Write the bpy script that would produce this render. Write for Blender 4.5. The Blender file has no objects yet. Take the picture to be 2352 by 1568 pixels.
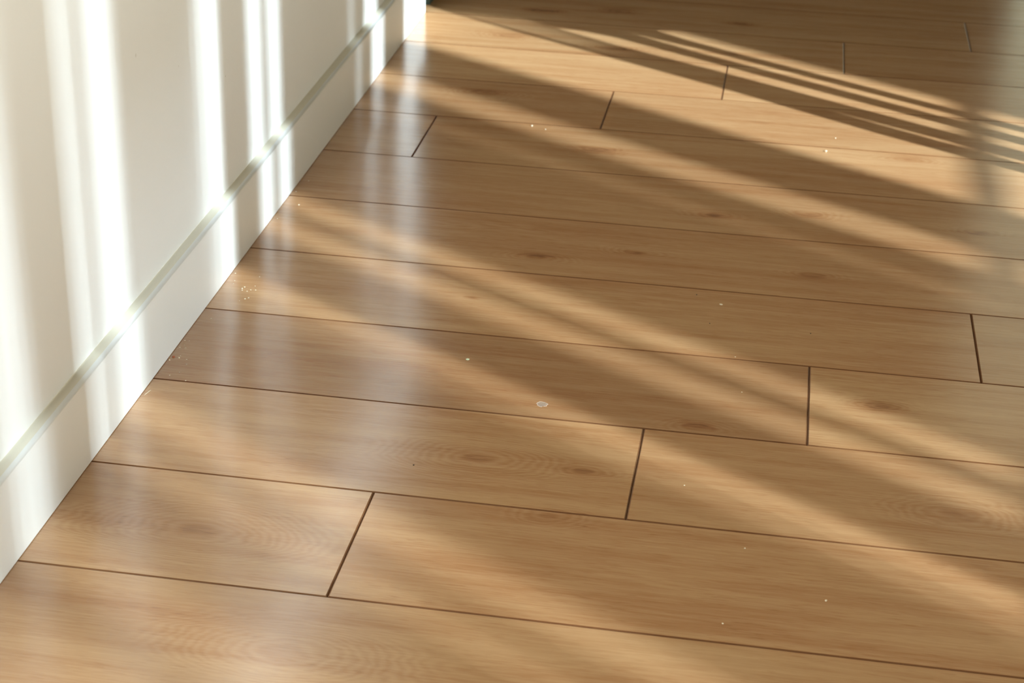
import bpy, bmesh, math, random
from mathutils import Vector, Matrix
random.seed(7)
SC = bpy.context.scene
COL = SC.collection

# ---------------------------------------------------------------- camera
cam_d = bpy.data.cameras.new('camera'); cam = bpy.data.objects.new('camera', cam_d); COL.objects.link(cam)
R_ = Vector((0.98686, 0.15894, 0.02900)); U_ = Vector((-0.09572, 0.43057, 0.89747)); F_ = Vector((-0.13016, 0.88845, -0.44013))
cam.matrix_world = Matrix(((R_.x, U_.x, -F_.x, 0.66582), (R_.y, U_.y, -F_.y, -1.93515), (R_.z, U_.z, -F_.z, 0.95911), (0, 0, 0, 1)))
cam_d.lens = 64.18; cam_d.sensor_width = 36; cam_d.clip_start = 0.05
cam_d.dof.use_dof = True; cam_d.dof.focus_distance = 2.0; cam_d.dof.aperture_fstop = 11.0
SC.camera = cam

# ---------------------------------------------------------------- sky, sun, exposure
SC.view_settings.view_transform = 'Standard'; SC.view_settings.look = 'None'
SC.view_settings.exposure = 0.80; SC.view_settings.gamma = 1.0
W = bpy.data.worlds.new('world'); SC.world = W; W.use_nodes = True
_nt = W.node_tree; _bg = _nt.nodes['Background']            # hazy evening: bright towards the horizon, dim overhead
_tc = _nt.nodes.new('ShaderNodeTexCoord'); _sx = _nt.nodes.new('ShaderNodeSeparateXYZ'); _nt.links.new(_tc.outputs['Generated'], _sx.inputs[0])
_r = _nt.nodes.new('ShaderNodeValToRGB'); _nt.links.new(_sx.outputs[2], _r.inputs[0])
_r.color_ramp.elements[0].position = 0.04; _r.color_ramp.elements[0].color = (1.0, 0.985, 0.88, 1)
_r.color_ramp.elements[1].position = 0.17; _r.color_ramp.elements[1].color = (0.10, 0.095, 0.085, 1)
_nt.links.new(_r.outputs[0], _bg.inputs[0]); _bg.inputs[1].default_value = 4.6
AZ = math.radians(31.0); EL = math.radians(24.0)
SA, CA, TE = math.sin(AZ), math.cos(AZ), math.tan(EL)
sun_d = bpy.data.lights.new('sun', 'SUN'); sun = bpy.data.objects.new('sun', sun_d); COL.objects.link(sun)
to_sun = Vector((CA * math.cos(EL), -SA * math.cos(EL), math.sin(EL)))
sun.rotation_euler = to_sun.to_track_quat('Z', 'Y').to_euler()
sun.location = (6, -4, 4)
sun_d.energy = 6.9; sun_d.angle = math.radians(0.53); sun_d.color = (0.88, 1.02, 1.12)

# ---------------------------------------------------------------- helpers
def tag(o, label=None, cat=None, group=None, kind=None):
    if label: o['label'] = label
    if cat: o['category'] = cat
    if group: o['group'] = group
    if kind: o['kind'] = kind
    return o
def link(name, bm, mats=(), parent=None, smooth=False):
    me = bpy.data.meshes.new(name); bm.normal_update(); bm.to_mesh(me); bm.free()
    for m in (mats if isinstance(mats, (list, tuple)) else [mats]): me.materials.append(m)
    if smooth:
        for p in me.polygons: p.use_smooth = True
    o = bpy.data.objects.new(name, me); COL.objects.link(o)
    if parent: o.parent = parent
    return o
def box(bm, x0, x1, y0, y1, z0, z1):
    v = [bm.verts.new(c) for c in ((x0,y0,z0),(x1,y0,z0),(x1,y1,z0),(x0,y1,z0),(x0,y0,z1),(x1,y0,z1),(x1,y1,z1),(x0,y1,z1))]
    for f in ((3,2,1,0),(4,5,6,7),(0,1,5,4),(1,2,6,5),(2,3,7,6),(3,0,4,7)): bm.faces.new([v[i] for i in f])
def new_mat(name):
    m = bpy.data.materials.new(name); m.use_nodes = True
    return m, m.node_tree, m.node_tree.nodes['Principled BSDF']
class NT:
    """tiny node-building helper"""
    def __init__(s, nt): s.nt = nt; s.L = nt.links
    def put(s, sock, v):
        if isinstance(v, bpy.types.NodeSocket): s.L.new(v, sock)
        elif v is not None: sock.default_value = v
    def math(s, op, a, b=None, c=None, clamp=False):
        n = s.nt.nodes.new('ShaderNodeMath'); n.operation = op; n.use_clamp = clamp
        s.put(n.inputs[0], a); s.put(n.inputs[1], b)
        if c is not None: s.put(n.inputs[2], c)
        return n.outputs[0]
    def vmath(s, op, a, b=None):
        n = s.nt.nodes.new('ShaderNodeVectorMath'); n.operation = op
        s.put(n.inputs[0], a); s.put(n.inputs[1], b)
        return n.outputs['Value'] if op in ('LENGTH', 'DISTANCE') else n.outputs[0]
    def noise(s, vec, scale=1.0, detail=2.0, rough=0.5, dist=0.0):
        n = s.nt.nodes.new('ShaderNodeTexNoise'); s.put(n.inputs['Vector'], vec)
        n.inputs['Scale'].default_value = scale; n.inputs['Detail'].default_value = detail
        n.inputs['Roughness'].default_value = rough; n.inputs['Distortion'].default_value = dist
        return n.outputs['Fac']
    def mix(s, fac, a, b, mode='MIX'):
        n = s.nt.nodes.new('ShaderNodeMix'); n.data_type = 'RGBA'; n.blend_type = mode
        s.put(n.inputs[0], fac); s.put(n.inputs[6], a); s.put(n.inputs[7], b)
        return n.outputs[2]
    def rng(s, v, a, b, c, d, smooth=False):
        n = s.nt.nodes.new('ShaderNodeMapRange'); n.clamp = True
        if smooth: n.interpolation_type = 'SMOOTHSTEP'
        s.put(n.inputs[0], v)
        for i, q in enumerate((a, b, c, d)): s.put(n.inputs[i + 1], q)
        return n.outputs[0]

# ---------------------------------------------------------------- laminate floor material
KNOTS = [  # x, y, core radius (m), strength, rings radius
 (0.3747,0.261,.007,.6,.035),(0.5006,0.302,.005,.5,.03),(0.5954,0.4577,.008,.6,.03),(0.728,0.4921,.008,.6,.03),
 (0.7365,0.2802,.007,.6,.03),(0.8161,-0.0713,.010,.9,.028),(0.6138,-0.1628,.006,.7,.03),(0.1461,-0.4776,.006,.35,.075),
 (0.388,-0.2836,.006,.4,.060),(0.5019,-0.2873,.008,.5,.03),(0.9614,0.4783,.008,.6,.03),(0.4029,0.6818,.010,.5,.03),
 (0.3753,1.211,.010,.5,.04),(0.1908,0.9135,.010,.6,.04),(0.1775,1.2417,.010,.45,.04),(0.5855,1.4269,.010,.5,.03),
 (0.1557,0.491,.007,.3,.02),(0.8759,0.7575,.010,.5,.03),(0.3137,0.1137,.003,.8,.010),(0.4831,-0.3821,.008,.3,.03),
 (0.2786,-0.6525,.008,.25,.07),(0.8879,-0.2929,.008,.3,.05),(0.2157,1.4186,.012,.5,.03),(0.3528,1.4553,.012,.5,.03)]
def floor_material(name, bevel=False):
    m, nt, bs = new_mat(name); N = NT(nt)
    tc = nt.nodes.new('ShaderNodeTexCoord'); P = tc.outputs['Object']
    at = nt.nodes.new('ShaderNodeAttribute'); at.attribute_name = 'plank'
    sep = nt.nodes.new('ShaderNodeSeparateColor'); nt.links.new(at.outputs['Color'], sep.inputs[0])
    rnd, tone = sep.outputs[0], sep.outputs[1]
    off = nt.nodes.new('ShaderNodeCombineXYZ')
    nt.links.new(N.math('MULTIPLY', rnd, 37.0), off.inputs[0]); nt.links.new(N.math('MULTIPLY', rnd, 19.0), off.inputs[1]); nt.links.new(N.math('MULTIPLY', rnd, 53.0), off.inputs[2])
    Q = N.vmath('ADD', P, off.outputs[0])
    # knots: signed fields in world position; kd = dark core, kr = local bend of the grain
    dark = None; bend = None
    wob = N.noise(N.vmath('MULTIPLY', P, (30, 70, 1)), 1.0, 3, .6)
    wobm = N.math('SUBTRACT', wob, .5)
    for (x, y, r, st, rr) in KNOTS:
        d = N.vmath('SUBTRACT', P, (x, y, 0))
        d = N.vmath('MULTIPLY', d, (0.42, 1.0, 0.0))
        l = N.vmath('LENGTH', d)
        l = N.math('ADD', l, N.math('MULTIPLY', wobm, r * 1.1))
        g = N.rng(l, r * 2.2, 0.0, 0.0, st, True)
        b = N.math('MULTIPLY', N.rng(l, rr, 0.0, 0.0, 1.0, True), rr / .03)
        dark = g if dark is None else N.math('MAXIMUM', dark, g)
        bend = b if bend is None else N.math('MAXIMUM', bend, b)
    # broad cathedral figure
    A = N.noise(N.vmath('MULTIPLY', Q, (1.9, 11, 1)), 1.0, 2.0, .5, .3)
    A2 = N.math('ADD', A, N.math('MULTIPLY', bend, .28))
    jag = N.noise(N.vmath('MULTIPLY', Q, (40, 120, 1)), 1.0, 2, .5)
    ph = N.math('ADD', N.math('MULTIPLY', A2, 105.0), N.math('MULTIPLY', jag, 4.2))
    rings = N.math('SINE', ph)
    mask = N.noise(N.vmath('MULTIPLY', Q, (2.2, 9, 1)), 1.0, 1.0, .5)
    mask = N.math('ADD', N.rng(mask, .48, .66, 0.12, 0.75), N.math('MULTIPLY', bend, 1.5), clamp=True)
    rings = N.math('MULTIPLY', rings, N.math('MULTIPLY', mask, .042))
    # soft flame streaks and fine fibre
    B = N.noise(N.vmath('MULTIPLY', Q, (2.6, 42, 1)), 1.0, 4.0, .62, .25)
    C = N.noise(N.vmath('MULTIPLY', Q, (11, 430, 1)), 1.0, 4.0, .7, .1)
    D = N.noise(N.vmath('MULTIPLY', Q, (45, 900, 1)), 1.0, 1.0, .5)
    pores = N.rng(D, .57, .68, 0.0, 1.0)
    pores = N.math('MULTIPLY', pores, N.rng(C, .42, .62, 0.15, 1.0))
    v = N.math('ADD', N.math('MULTIPLY', N.math('SUBTRACT', A, .5), .30), N.math('MULTIPLY', N.math('SUBTRACT', B, .5), .50))
    v = N.math('ADD', v, N.math('MULTIPLY', N.math('SUBTRACT', C, .5), .42))
    v = N.math('ADD', v, rings)
    v = N.math('SUBTRACT', v, N.math('MULTIPLY', pores, .20))
    v = N.math('SUBTRACT', v, N.math('MULTIPLY', dark, .34))
    v = N.math('SUBTRACT', v, N.math('MULTIPLY', N.math('MINIMUM', bend, 1.0), .05))
    t = N.math('ADD', v, .5, clamp=True)
    cr = nt.nodes.new('ShaderNodeValToRGB'); nt.links.new(t, cr.inputs[0])
    e = cr.color_ramp; e.elements[0].position = 0.12; e.elements[0].color = (0.21, 0.092, 0.036, 1)
    e.elements[1].position = 0.80; e.elements[1].color = (0.61, 0.385, 0.195, 1)
    a = e.elements.new(0.36); a.color = (0.425, 0.213, 0.090, 1)
    a = e.elements.new(0.55); a.color = (0.515, 0.302, 0.142, 1)
    col = N.mix(1.0, cr.outputs[0], at.outputs['Color'], 'MIX')
    # tone per plank: green channel = value, blue channel = redness
    tn = N.math('ADD', N.math('MULTIPLY', tone, .6), .7)
    tcol = nt.nodes.new('ShaderNodeCombineColor')
    nt.links.new(tn, tcol.inputs[0])
    nt.links.new(N.math('MULTIPLY', tn, N.rng(sep.outputs[2], 0, 1, 1.05, .95)), tcol.inputs[1])
    nt.links.new(N.math('MULTIPLY', tn, N.rng(sep.outputs[2], 0, 1, 1.06, .94)), tcol.inputs[2])
    col = N.mix(1.0, cr.outputs[0], tcol.outputs[0], 'MULTIPLY')
    if bevel: bs.inputs['Specular IOR Level'].default_value = .04
    if bevel: col = N.mix(1.0, col, (0.36, 0.28, 0.24, 1), 'MULTIPLY')
    nt.links.new(col, bs.inputs['Base Color'])
    rough = N.math('ADD', .145, N.math('MULTIPLY', C, .08))
    nt.links.new(rough if not bevel else N.math('ADD', rough, .2), bs.inputs['Roughness'])
    bs.inputs['IOR'].default_value = 1.85
    bp = nt.nodes.new('ShaderNodeBump'); bp.inputs['Strength'].default_value = .10; bp.inputs['Distance'].default_value = .0003
    hgt = N.math('SUBTRACT', C, N.math('MULTIPLY', pores, .8)); nt.links.new(hgt, bp.inputs['Height'])
    nt.links.new(bp.outputs[0], bs.inputs['Normal'])
    return m
M_floor = floor_material('oak_laminate'); M_groove = floor_material('oak_bevel', True)
M_dark, _, b_ = new_mat('dark_joint'); b_.inputs['Base Color'].default_value = (.14, .075, .04, 1); b_.inputs['Roughness'].default_value = .9; b_.inputs['Specular IOR Level'].default_value = 0  # dark brown of the plank sides and base inside the joints

# ---------------------------------------------------------------- floor: bevelled planks, one mesh
Y0, PW, PL = -0.5648, 0.192, 1.29
BUTT = {-1: 1.20, 0: 0.300, 1: 0.5575, 2: 0.7344, 3: 0.9323, 4: 1.13, 5: 1.28, 6: 0.1357, 7: 0.3974, 8: 0.5766, 9: 0.7775, 10: 1.0055, 11: 1.24}
TONE = {(2, 0): (.22, .85), (2, 1): (.55, .35), (0, 0): (.62, .35), (1, 0): (.55, .45), (1, 1): (.45, .6), (0, 1): (.5, .6), (3, 0): (.50, .55), (4, 0): (.48, .6),
        (5, 0): (.46, .6), (6, 0): (.5, .5), (6, 1): (.47, .6), (-1, 0): (.50, .5)}
bm = bmesh.new(); cl = bm.loops.layers.float_color.new('plank')
rng = random.Random(5)
b, d, e = 0.0012, 0.0009, 0.00025
for k in range(-13, 23):
    xb = BUTT.get(k, rng.uniform(.1, 1.25))
    ys0, ys1 = Y0 + k * PW, Y0 + (k + 1) * PW
    xs = [xb + j * PL for j in range(-2, 4)]
    for j in range(len(xs) - 1):
        x0, x1 = max(xs[j], -0.95), min(xs[j + 1], 2.6)
        if x1 - x0 < .01: continue
        idx = 0 if xs[j] < 0 + 1e-6 or (x0 <= 0) else 1
        tn = TONE.get((k, idx), (rng.uniform(.42, .58), rng.uniform(.3, .7)))
        c = (rng.random(), tn[0], tn[1], 1)
        X0, X1, Ya, Yb = x0 + e, x1 - e, ys0 + e, ys1 - e
        bx = b * 1.15
        O = [bm.verts.new(q) for q in ((X0,Ya,-d),(X1,Ya,-d),(X1,Yb,-d),(X0,Yb,-d))]
        I = [bm.verts.new(q) for q in ((X0+bx,Ya+b,0),(X1-bx,Ya+b,0),(X1-bx,Yb-b,0),(X0+bx,Yb-b,0))]
        Z = [bm.verts.new((q.co.x, q.co.y, -.008)) for q in O]
        fs = [(bm.faces.new(I), 0)]
        for i in range(4):
            n = (i + 1) % 4
            fs.append((bm.faces.new((O[i], O[n], I[n], I[i])), 1)); fs.append((bm.faces.new((Z[i], Z[n], O[n], O[i])), 2))
        for f, mi in fs:
            f.material_index = mi
            for lp in f.loops: lp[cl] = c
n0 = len(bm.faces)
box(bm, -.95, 2.6, Y0 - 13 * PW, Y0 + 23 * PW, -.06, -.0079)
for f in list(bm.faces)[n0:]: f.material_index = 2
bm.faces.ensure_lookup_table()
tag(link('floor', bm, [M_floor, M_groove, M_dark]), 'oak laminate plank floor with bevelled joints', kind='structure')

# ---------------------------------------------------------------- painted wall and baseboard
def paint(name, colr, rough, bump=.15, spots=()):
    m, nt, bs = new_mat(name); N = NT(nt)
    P = nt.nodes.new('ShaderNodeTexCoord').outputs['Object']
    n = N.noise(P, 2.3, 3, .5); c = N.mix(N.rng(n, .3, .7, 0, 1), colr + (1,), tuple(q * .975 for q in colr) + (1,))
    for (y, z, r) in spots:
        l = N.vmath('LENGTH', N.vmath('MULTIPLY', N.vmath('SUBTRACT', P, (0, y, z)), (0, 1, .7)))
        l = N.math('ADD', l, N.math('MULTIPLY', N.noise(P, 400, 1), r * .8))
        c = N.mix(N.rng(l, r * 1.5, r * .7, 0, .55), c, (.42, .40, .34, 1))
    nt.links.new(c, bs.inputs['Base Color']); bs.inputs['Roughness'].default_value = rough
    bp = nt.nodes.new('ShaderNodeBump'); bp.inputs['Strength'].default_value = bump; bp.inputs['Distance'].default_value = .0006
    nt.links.new(N.noise(P, 260, 2, .6), bp.inputs['Height']); nt.links.new(bp.outputs[0], bs.inputs['Normal'])
    return m
M_wall = paint('white_wall_paint', (.785, .81, .79), .55, .12, [(-.1343, .3632, .0018), (.1709, .2442, .0014), (.0, .31, .001)])
M_base = paint('white_baseboard_paint', (.785, .815, .79), .42, .05)
WX = -0.014
M_ledge = paint('yellowish_ledge_paint', (.74, .725, .60), .5, .05)  # ledge slightly darker and yellower than the baseboard face
M_far = paint('brown_far_wall', (.20, .14, .085), .8)
M_ceil = paint('dark_timber_ceiling', (.10, .07, .045), .8)
bm = bmesh.new(); box(bm, WX - .12, WX, -5.2, 1.336, 0.0, 2.6)
tag(link('wall_left', bm, M_wall), 'white painted wall crossed by vertical strips of sunlight', kind='structure')
# profile: flat face, rounded arris, flat top ledge
prof = [(0, .0008), (0, .0925)]
for i in range(1, 9):
    a = i / 8 * math.radians(88)
    prof.append((-.0060 + .0060 * math.cos(a), .0925 + .0050 * math.sin(a)))
prof += [(WX - .001, .0979), (WX - .001, .0008)]
bm = bmesh.new()
path = [((0, -5.2), (1, 0)), ((0, 1.35), (1, 1)), ((WX - .105, 1.35), (0, 1))]   # outer line, outward direction of the profile's depth
rows = []
for (px, py), (ox, oy) in path:
    r = []
    for dx, z in prof: r.append(bm.verts.new((px + dx * ox, py + dx * oy, z)))
    rows.append(r)
for a_, b_r in zip(rows, rows[1:]):
    for i in range(len(prof)):
        n = (i + 1) % len(prof)
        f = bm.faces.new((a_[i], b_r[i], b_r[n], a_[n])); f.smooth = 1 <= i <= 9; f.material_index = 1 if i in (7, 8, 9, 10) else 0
bm.faces.new(rows[0]); bm.faces.new(rows[-1][::-1])
bmesh.ops.recalc_face_normals(bm, faces=bm.faces[:])
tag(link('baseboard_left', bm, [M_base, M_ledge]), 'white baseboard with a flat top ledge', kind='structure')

# ---------------------------------------------------------------- rest of the room shell (out of frame, seen in the floor's gloss)
bm = bmesh.new()
box(bm, 2.6, 2.7, .075, 3.9, 0, 2.6); box(bm, 2.6, 2.7, -5.2, -3.7, 0, 2.6); box(bm, 2.6, 2.7, -3.7, .075, 2.2, 2.6)
tag(link('wall_right', bm, M_far), 'wall with the opening the sun comes through', kind='structure')
bm = bmesh.new(); box(bm, -.95, 2.7, -5.2, 3.9, 2.6, 2.7)
tag(link('ceiling', bm, M_ceil), 'dark timber ceiling', kind='structure')
bm = bmesh.new()
box(bm, -.95, 1.33, 3.8, 3.9, 0, 2.6); box(bm, 2.25, 2.6, 3.8, 3.9, 0, 2.6); box(bm, 1.33, 2.25, 3.8, 3.9, 2.2, 2.6)
tag(link('wall_back', bm, M_far), 'far wall of the room with a glazed door', kind='structure')
bm = bmesh.new(); box(bm, -.95, 2.7, -5.3, -5.2, 0, 2.6)
tag(link('wall_front', bm, M_far), 'wall behind the viewer', kind='structure')
bm = bmesh.new(); box(bm, -1.05, -.95, 1.2, 3.9, 0, 2.6)
tag(link('wall_hall', bm, M_far), 'side wall of the passage past the white wall', kind='structure')
M_frame = paint('window_frame_paint', (.75, .75, .70), .4)
mg, nt, bs = new_mat('clear_glass'); bs.inputs['Base Color'].default_value = (.86, .95, .76, 1); bs.inputs['Roughness'].default_value = 0.02
bs.inputs['Transmission Weight'].default_value = 1; bs.inputs['IOR'].default_value = 1.02
win = bpy.data.objects.new('window_1', None); COL.objects.link(win); win.location = (1.79, 3.85, 0); tag(win, kind='structure')
bm = bmesh.new()
for q in ((-.46,-.42,0,2.2),(.42,.46,0,2.2),(-.42,.42,0,.05),(-.42,.42,2.15,2.2)): box(bm, q[0], q[1], -.03, .03, q[2], q[3])
link('window_frame', bm, M_frame, win)
bm = bmesh.new(); box(bm, -.42, .42, -.004, .004, .05, 2.15); link('pane', bm, mg, win)
# dark door beyond the wall's end
md, nt, bs = new_mat('dark_green_door'); bs.inputs['Base Color'].default_value = (.035, .06, .045, 1); bs.inputs['Roughness'].default_value = .6
bm = bmesh.new(); box(bm, -.93, -.002, 1.402, 1.44, .0005, 2.1)
tag(link('door_1', bm, md), 'dark green door edge past the end of the white wall', kind='structure')

# ---------------------------------------------------------------- unseen sun blockers added to shape the streaks: slit curtain, rail, slatted screen
M_cloth, nt, bs = new_mat('blocker_cloth'); bs.inputs['Base Color'].default_value = (.55, .42, .27, 1); bs.inputs['Roughness'].default_value = .9
M_wood, nt, bs = new_mat('blocker_wood'); bs.inputs['Base Color'].default_value = (.30, .20, .12, 1); bs.inputs['Roughness'].default_value = .7
CX = 1.75
def cy(s): return (s - SA * CX) / CA              # height/place on the curtain plane of a floor point (s across the sun's way, x)
def cz(x): return (CX - x) / CA * TE
TOP = 2.25
# bright slits: (x on the floor, s_low, s_high); closed where both are equal
SL = [
 [(.04,1.201,1.201),(.09,1.1985,1.2045),(.24,1.1985,1.2045),(.44,1.202,1.202)],
 [(.06,1.212,1.212),(.11,1.2095,1.2155),(.26,1.2095,1.2155),(.45,1.212,1.212),(.73,1.2115,1.2115),(.95,1.2045,1.2155),(1.3,1.2045,1.2155)],
 [(.09,1.225,1.225),(.14,1.222,1.228),(.28,1.222,1.228),(.46,1.225,1.225)],
 [(.12,1.238,1.238),(.17,1.235,1.241),(.30,1.236,1.240),(.46,1.238,1.238)],
 [(.15,1.251,1.251),(.19,1.248,1.254),(.25,1.252,1.254),(.30,1.252,1.275),(.37,1.249,1.286),(.55,1.254,1.286),(1.3,1.256,1.282)],
 [(.39,1.329,1.329),(.52,1.319,1.338),(1.3,1.313,1.339)],
 [(.44,1.375,1.375),(.50,1.367,1.43),(.60,1.365,1.46),(1.3,1.363,1.46)]]
def interp(pl, x, k=1):
    if x <= pl[0][0]: return pl[0][k]
    for p, q in zip(pl, pl[1:]):
        if x <= q[0]: return p[k] + (q[k] - p[k]) * (x - p[0]) / (q[0] - p[0])
    return pl[-1][k]
cur = bpy.data.objects.new('curtain_blocker', None); COL.objects.link(cur); cur.location = (CX, cy(1.30), 0)  # added light blocker, its slits cut for the bright stripes on the floor
tag(cur, 'unseen beige curtain strips with slits cut to shape the sun stripes', 'curtain')
def strip(lo, hi):
    xs = [CX - z * CA / TE for z in (0.003,)] + [1.3, .46, .45, .42, .28, .24, .22, .19, .17, .15, .14, .12, .11, .09, .06, .04, .37, .26, 1.2, 1.1, 1.0, .95, .9, .85, .8, .75, .7, .65, .6, .55, .52, .5, .47, .44, .41, .39, .36, .33, .30, .27, .25, .2, .1, 0, -.2, CX - TOP * CA / TE]
    bm = bmesh.new(); prev = None
    for x in sorted(set(xs), reverse=True):
        a, c = cy(lo(x)) - cur.location.y, cy(hi(x)) - cur.location.y
        if c - a < .0004: c = a + .0004
        z = cz(x)
        ring = [bm.verts.new(q) for q in ((-.001, a, z), (.001, a, z), (.001, c, z), (-.001, c, z))]
        if prev:
            for i in range(4): n = (i + 1) % 4; bm.faces.new((prev[i], prev[n], ring[n], ring[i]))
        else: bm.faces.new(ring[::-1])
        prev = ring
    bm.faces.new(prev); bmesh.ops.recalc_face_normals(bm, faces=bm.faces[:])
    link('slit_strip', bm, M_cloth, cur)
edge0 = [(-.1,1.196),(0,1.193),(.18,1.184),(.57,1.181),(.84,1.168),(1.3,1.170)]
strip(lambda x: interp(edge0, x), lambda x: interp(SL[0], x, 1))
for i in range(len(SL) - 1): strip(lambda x, i=i: interp(SL[i], x, 2), lambda x, i=i: interp(SL[i + 1], x, 1))
strip(lambda x: interp(SL[-1], x, 2), lambda x: 1.466)
bm = bmesh.new(); box(bm, -.017, .017, -.15, .15, TOP - .01, TOP + .0) ; link('heading', bm, M_cloth, cur)
# unseen rail outside the opening, placed for the soft bar of shade it casts
rz = (3.6 - .985) / CA * TE
bm = bmesh.new(); box(bm, 3.596, 3.604, -3.0, .2, rz - .013, rz + .013)
rail = link('shadow_rail', bm, M_frame); tag(rail, 'thin white horizontal rail outside the window opening, unseen and placed for its shadow', 'rail')

BX = 4.2
BT = [(-.665,-.62,.18),(-.62,-.525,.36),(-.525,-.48,.15),(-.48,-.415,.38),(-.415,-.385,.15),(-.385,-.30,.07),(-.296,-.258,.38),(-.258,-.24,.14),
      (-.24,-.182,.56),(-.182,-.112,.19),(-.112,.02,.18),(.02,.05,.20),(.05,.085,.50),(.080,.113,.86),(.113,.222,0),(.222,.274,.72),(.274,.298,.06),(.296,.346,.70),
      (.346,.405,.12),(.405,.68,0),(.68,.722,.34),(.722,.785,.03),(.790,.846,.80),(.85,1.003,0),(1.003,1.397,1.0),(1.397,1.56,0)]
scr = bpy.data.objects.new('slat_blocker', None); COL.objects.link(scr); scr.location = (BX, -2.3, 0)  # added unseen blocker, its gaps set how much sun reaches wall and floor
tag(scr, 'unseen upright wooden slats outside the window, gaps cut to shape the sun streaks', 'screen')
def by(s): return (s - SA * BX) / CA + 2.3
def slat(a, c):
    bm = bmesh.new(); box(bm, -.003, .003, a, c, 0.05, 2.76); link('slat', bm, M_wood, scr)
PIT = .017
WAIST = [(0.05, .35), (1.62, .35), (1.95, 1.0), (2.16, 1.75), (2.34, 1.65), (2.60, 1.05), (2.76, 1.0)]   # gap scale by height, shaped to vary the sun let through
def waisted_slat(a, w, T):
    bm = bmesh.new(); prev = None
    for z, k in WAIST:
        g = w * T * (k if T <= .2 else 1 + (k - 1) * .2) / 2
        ring = [bm.verts.new(q) for q in ((-.003, a + g, z), (.003, a + g, z), (.003, a + w - g, z), (-.003, a + w - g, z))]
        if prev:
            for i in range(4): n_ = (i + 1) % 4; bm.faces.new((prev[i], prev[n_], ring[n_], ring[i]))
        else: bm.faces.new(ring[::-1])
        prev = ring
    bm.faces.new(prev); bmesh.ops.recalc_face_normals(bm, faces=bm.faces[:])
    link('slat', bm, M_wood, scr)
run = None
for (s0, s1, T) in BT:
    a, c = by(s0), by(s1)
    if T == 1: continue
    if T == 0: slat(a, c); continue
    n = max(1, round((c - a) / PIT)); w = (c - a) / n
    for i in range(n):
        m0 = a + i * w; g = w * T
        if s1 < .051: waisted_slat(m0, w, T)
        else: slat(m0 + g / 2, m0 + w - g / 2)
for z0, z1 in ((2.76, 2.80), (0, .05)):
    bm = bmesh.new(); box(bm, -.02, .02, by(-.67), by(1.56), z0, z1); link('frame_rail', bm, M_wood, scr)

# ---------------------------------------------------------------- crumbs and marks on the floor
def matt(name, c, r=.7):
    m, nt, bs = new_mat(name); bs.inputs['Base Color'].default_value = c + (1,); bs.inputs['Roughness'].default_value = r; return m
M_crumb = matt('pale_crumb', (.82, .72, .52)); M_red = matt('red_chip', (.45, .12, .04)); M_green = matt('green_chip', (.72, .80, .55)); M_black = matt('dark_grit', (.05, .03, .02))
def crumb_mesh(seed, sx, sy, sz):
    r = random.Random(seed); bm = bmesh.new(); bmesh.ops.create_icosphere(bm, subdivisions=2, radius=.5)
    for v in bm.verts:
        k = 1 + r.uniform(-.18, .18); v.co = Vector((v.co.x * sx * k, v.co.y * sy * k, v.co.z * sz * .7 * k))
    lo = min(v.co.z for v in bm.verts)
    for v in bm.verts: v.co.z -= lo
    return bm
def crumb(name, x, y, sx, sy, sz, mat, label, cat='crumb', group=None, seed=1):
    o = link(name, crumb_mesh(seed, sx * (.62 if name != 'paint_sliver' else .8), sy * (.75 if name != 'paint_sliver' else 1), sz), mat); o.location = (x, y, 0); o.rotation_euler.z = seed * 1.3
    return tag(o, label, cat, group)
protos = [crumb_mesh(i, 1, 1, .7) for i in range(4)]
pm = []
for i, bmp in enumerate(protos):
    me = bpy.data.meshes.new('crumb'); bmp.to_mesh(me); bmp.free(); me.materials.append(M_crumb); pm.append(me)
def scatter(pts, size, label, group, names=None):
    for i, q in enumerate(pts):
        o = bpy.data.objects.new('crumb', pm[i % 4]); COL.objects.link(o)
        s = .85 * size * (q[2] if len(q) > 2 else 1); o.location = (q[0], q[1], 0); o.scale = (s, s, s); o.rotation_euler.z = i * 1.1
        tag(o, names[i] if names else label, 'crumb', group)
scatter([(0.0286,0.0802,1.2),(0.0268,0.0755,1.2),(0.0286,0.07,1.2),(0.0352,0.0689),(0.0386,0.0736),(0.0447,0.0746,1.1),(0.0406,0.0862,.7)], .0021,
        'tiny pale crumb in the upper cluster on the floor beside the baseboard', 'upper crumbs beside the baseboard', ['topmost bright crumb of the upper cluster beside the baseboard', 'left crumb of the upper cluster, upper of the stacked two', 'left crumb of the upper cluster, lower of the stacked two', 'lowest crumb of the upper cluster beside the baseboard', 'crumb right of centre in the upper cluster beside the baseboard', 'rightmost bright crumb of the upper cluster beside the baseboard', 'faint crumb just above the rightmost bright crumb of the upper cluster'])
scatter([(0.0426,0.0504,1.1),(0.0393,0.0464,1.3),(0.0342,0.0399,.7)], .0021, 'tiny pale crumb in the trio just nearer than the upper crumb cluster', 'trio of crumbs', ['right crumb of the trio just nearer than the upper cluster', 'middle and largest crumb of the trio nearer than the upper cluster', 'left faint crumb of the trio nearer than the upper cluster'])
scatter([(0.0051,0.1183,1.2),(0.0109,0.0964,.9),(0.0123,0.0871,.8)], .002, 'tiny pale crumb touching the baseboard above the upper cluster', 'crumbs against the baseboard', ['tiny crumb touching the baseboard, farthest of three above the upper cluster', 'tiny crumb touching the baseboard, middle of three above the upper cluster', 'tiny crumb touching the baseboard, nearest of three above the upper cluster'])
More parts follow.
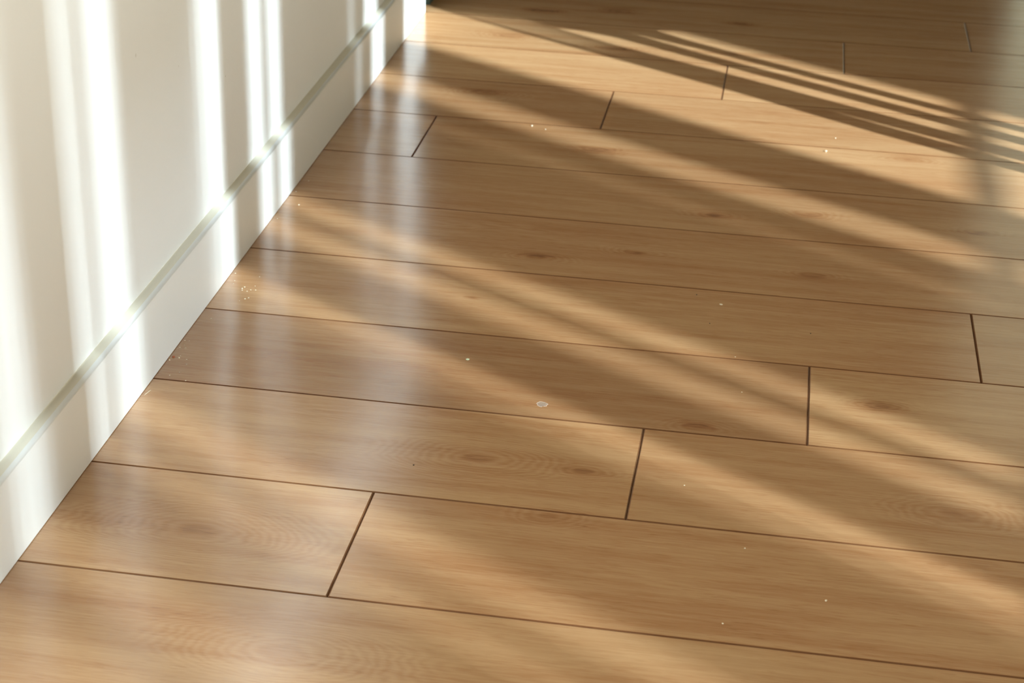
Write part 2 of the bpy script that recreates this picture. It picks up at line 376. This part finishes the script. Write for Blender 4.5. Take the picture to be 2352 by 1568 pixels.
scatter([(0.0041,-0.0813),(0.0092,-0.0808,.7),(0.0075,-0.0931,.8),(0.0040,-0.0997),(0.0112,-0.0998),(0.0101,-0.1012,.7),(0.0117,-0.1206,.8)], .0017,
        'faint pale crumb in the loose scatter by the red chip', 'faint crumbs by the red chip', ['faint crumb at the top left of the scatter beyond the red chip', 'faint crumb at the top right of the scatter beyond the red chip', 'faint crumb alone in the middle of the scatter beyond the red chip', 'faint crumb nearest the baseboard in the scatter beyond the red chip', 'right one of two nearly touching faint crumbs beyond the red chip', 'left one of two nearly touching faint crumbs beyond the red chip', 'faint crumb just above the largest pale crumb by the red chip'])
scatter([(0.0216,-0.128),(0.0256,-0.14),(0.0242,-0.161,.9),(0.0156,-0.1702)], .0017, 'faint pale crumb between the red chip and the next plank joint', 'faint crumbs before the joint', ['faint crumb just right of the largest pale crumb by the red chip', 'faint crumb a little nearer than the one right of the red chip', 'faint crumb well below the red chip, right one of two before the joint', 'faint crumb well below the red chip, left one of two before the joint'])
scatter([(0.0122,0.4549),(0.0226,0.3626,1.2),(0.0056,0.4103,.8),(0.0072,0.3074,.9)], .0024, 'single tiny crumb near the middle stretch of baseboard', 'crumbs along the middle baseboard', ['tiny crumb beside the baseboard, farthest of four just past the sixth joint', 'brightest of the tiny crumbs along the middle stretch of baseboard', 'faint crumb on the joint between the farthest and brightest middle crumbs', 'tiny crumb beside the middle baseboard, nearest the viewer of four'])
for nm, x, y, sx, sy, sz, mt, lb, ct in [
 ('crumb', .0122, -.1266, .0034, .0036, .002, M_crumb, 'largest pale crumb, just right of the red chip', 'crumb'),
 ('red_chip', .0048, -.1249, .0055, .0060, .0018, M_red, 'small red-brown chip lying against the baseboard', 'chip'),
 ('crumb', .0034, -.1345, .0026, .0030, .002, M_crumb, 'pale crumb touching the baseboard below the red chip', 'crumb'),
 ('paint_sliver', .0052, -.2153, .0014, .013, .0006, M_crumb, 'thin pale sliver lying along the foot of the baseboard', 'sliver'),
 ('crumb', .0374, -.1792, .0022, .0022, .0012, M_crumb, 'pale crumb caught in the plank joint near the baseboard', 'crumb'),
 ('crumb', .0158, -.0168, .0018, .0018, .0012, M_crumb, 'lone faint crumb just below the fourth joint by the baseboard', 'crumb'),
 ('crumb', .0383, .1146, .0024, .0020, .0014, M_crumb, 'pale crumb lying above and right of the upper crumb cluster', 'crumb'),
 ('crumb', .2908, .7666, .0052, .0056, .003, M_crumb, 'bright crumb at the edge of the long sun streak, larger of two', 'crumb'),
 ('crumb', .3138, .7555, .0034, .0036, .002, M_crumb, 'bright crumb at the edge of the long sun streak, smaller of two', 'crumb'),
 ('plaster_chip', .3392, -.0582, .0065, .0062, .0018, M_green, 'pale greenish chip alone in the middle of a shaded plank', 'chip'),
 ('plaster_chip', .6221, .1608, .0062, .0055, .0018, M_crumb, 'pale flake on the long shaded plank right of centre', 'chip'),
 ('crumb', .7488, .76, .0052, .0050, .003, M_crumb, 'white crumb near the lower edge of the broad sun band', 'crumb'),
 ('crumb', .7633, .8241, .0030, .0030, .002, M_crumb, 'faint crumb in the middle of the broad sun band', 'crumb'),
 ('crumb', .6776, -.4031, .0030, .0024, .0016, M_crumb, 'pale crumb on the shaded lower right plank, farthest of three', 'crumb'),
 ('crumb', .6634, -.5351, .0028, .0024, .0016, M_crumb, 'pale crumb on the lower right plank, nearest the bottom joint', 'crumb'),
 ('crumb', .7564, -.4785, .0052, .0026, .0016, M_crumb, 'elongated pale crumb on the lower right plank, rightmost of three', 'crumb'),
 ('crumb', .6591, -.0722, .0024, .0020, .0012, M_crumb, 'tiny crumb in the sun streak left of the right-hand butt joint', 'crumb'),
 ('crumb', .6103, -.2943, .0026, .0020, .0012, M_crumb, 'tiny crumb in the sun streak right of the centre butt joint', 'crumb'),
 ('crumb', .6472, .0168, .0026, .0020, .0012, M_crumb, 'tiny crumb on a plank joint where the paired sun streaks cross it', 'crumb'),
 ('grit', .6115, .1028, .0024, .0022, .001, M_black, 'dark speck of grit on the long plank, below the pale flake', 'grit'),
 ('grit', .5899, .1843, .0030, .0024, .001, M_black, 'dark speck of grit left of the pale flake', 'grit'),
 ('grit', .7344, .1014, .0028, .0022, .001, M_black, 'dark speck of grit right of the pale flake', 'grit'),
 ('grit', .3282, -.3113, .0034, .0026, .001, M_black, 'dark speck of grit beside the ringed wood knot', 'grit')]:
    crumb(nm, x, y, sx, sy, sz, mt, lb, ct, None, seed=int(abs(x * 997 + y * 131)) % 50 + 1)

# dried drop: thin clear film with a raised pale rim
mf, nt, bs = new_mat('dried_film'); bs.inputs['Base Color'].default_value = (.92, .76, .60, 1); bs.inputs['Alpha'].default_value = .30; bs.inputs['Specular IOR Level'].default_value = .2; bs.inputs['Roughness'].default_value = .35
mr, nt, bs = new_mat('dried_rim'); bs.inputs['Base Color'].default_value = (.95, .76, .60, 1); bs.inputs['Alpha'].default_value = .45; bs.inputs['Roughness'].default_value = .4
dr = bpy.data.objects.new('dried_drop', None); COL.objects.link(dr); dr.location = (.4403, -.1487, 0)
tag(dr, 'dried clear drop with a pale rim at the edge of a sun streak', 'stain')
rr = random.Random(3); n = 40
rad = [1 + .07 * math.sin(3 * t * 2 * math.pi / n + 1) + .05 * math.sin(7 * t * 2 * math.pi / n) + rr.uniform(-.035, .035) for t in range(n)]
rad[36] *= 1.15; rad[20] *= 1.12
def ringpts(k, z): return [(.0061 * k * rad[i] * math.cos(2*math.pi*i/n), .0060 * k * rad[i] * math.sin(2*math.pi*i/n), z) for i in range(n)]
bm = bmesh.new(); lo = [bm.verts.new(q) for q in ringpts(.9, 0.0)]; hi = [bm.verts.new(q) for q in ringpts(.88, .0002)]
bm.faces.new(hi); bm.faces.new(lo[::-1])
for i in range(n): bm.faces.new((lo[i], lo[(i+1)%n], hi[(i+1)%n], hi[i]))
link('film', bm, mf, dr)
bm = bmesh.new(); L = [[bm.verts.new(q) for q in ringpts(k, z)] for k, z in ((1.03, 0.0), (1.0, .0002), (.90, .0002), (.86, 0.0))]
for a_, b2 in zip(L, L[1:]):
    for i in range(n):
        if i in (31, 32, 5): continue
        bm.faces.new((a_[i], a_[(i+1)%n], b2[(i+1)%n], b2[i]))
bmesh.ops.recalc_face_normals(bm, faces=bm.faces[:])
link('rim', bm, mr, dr)
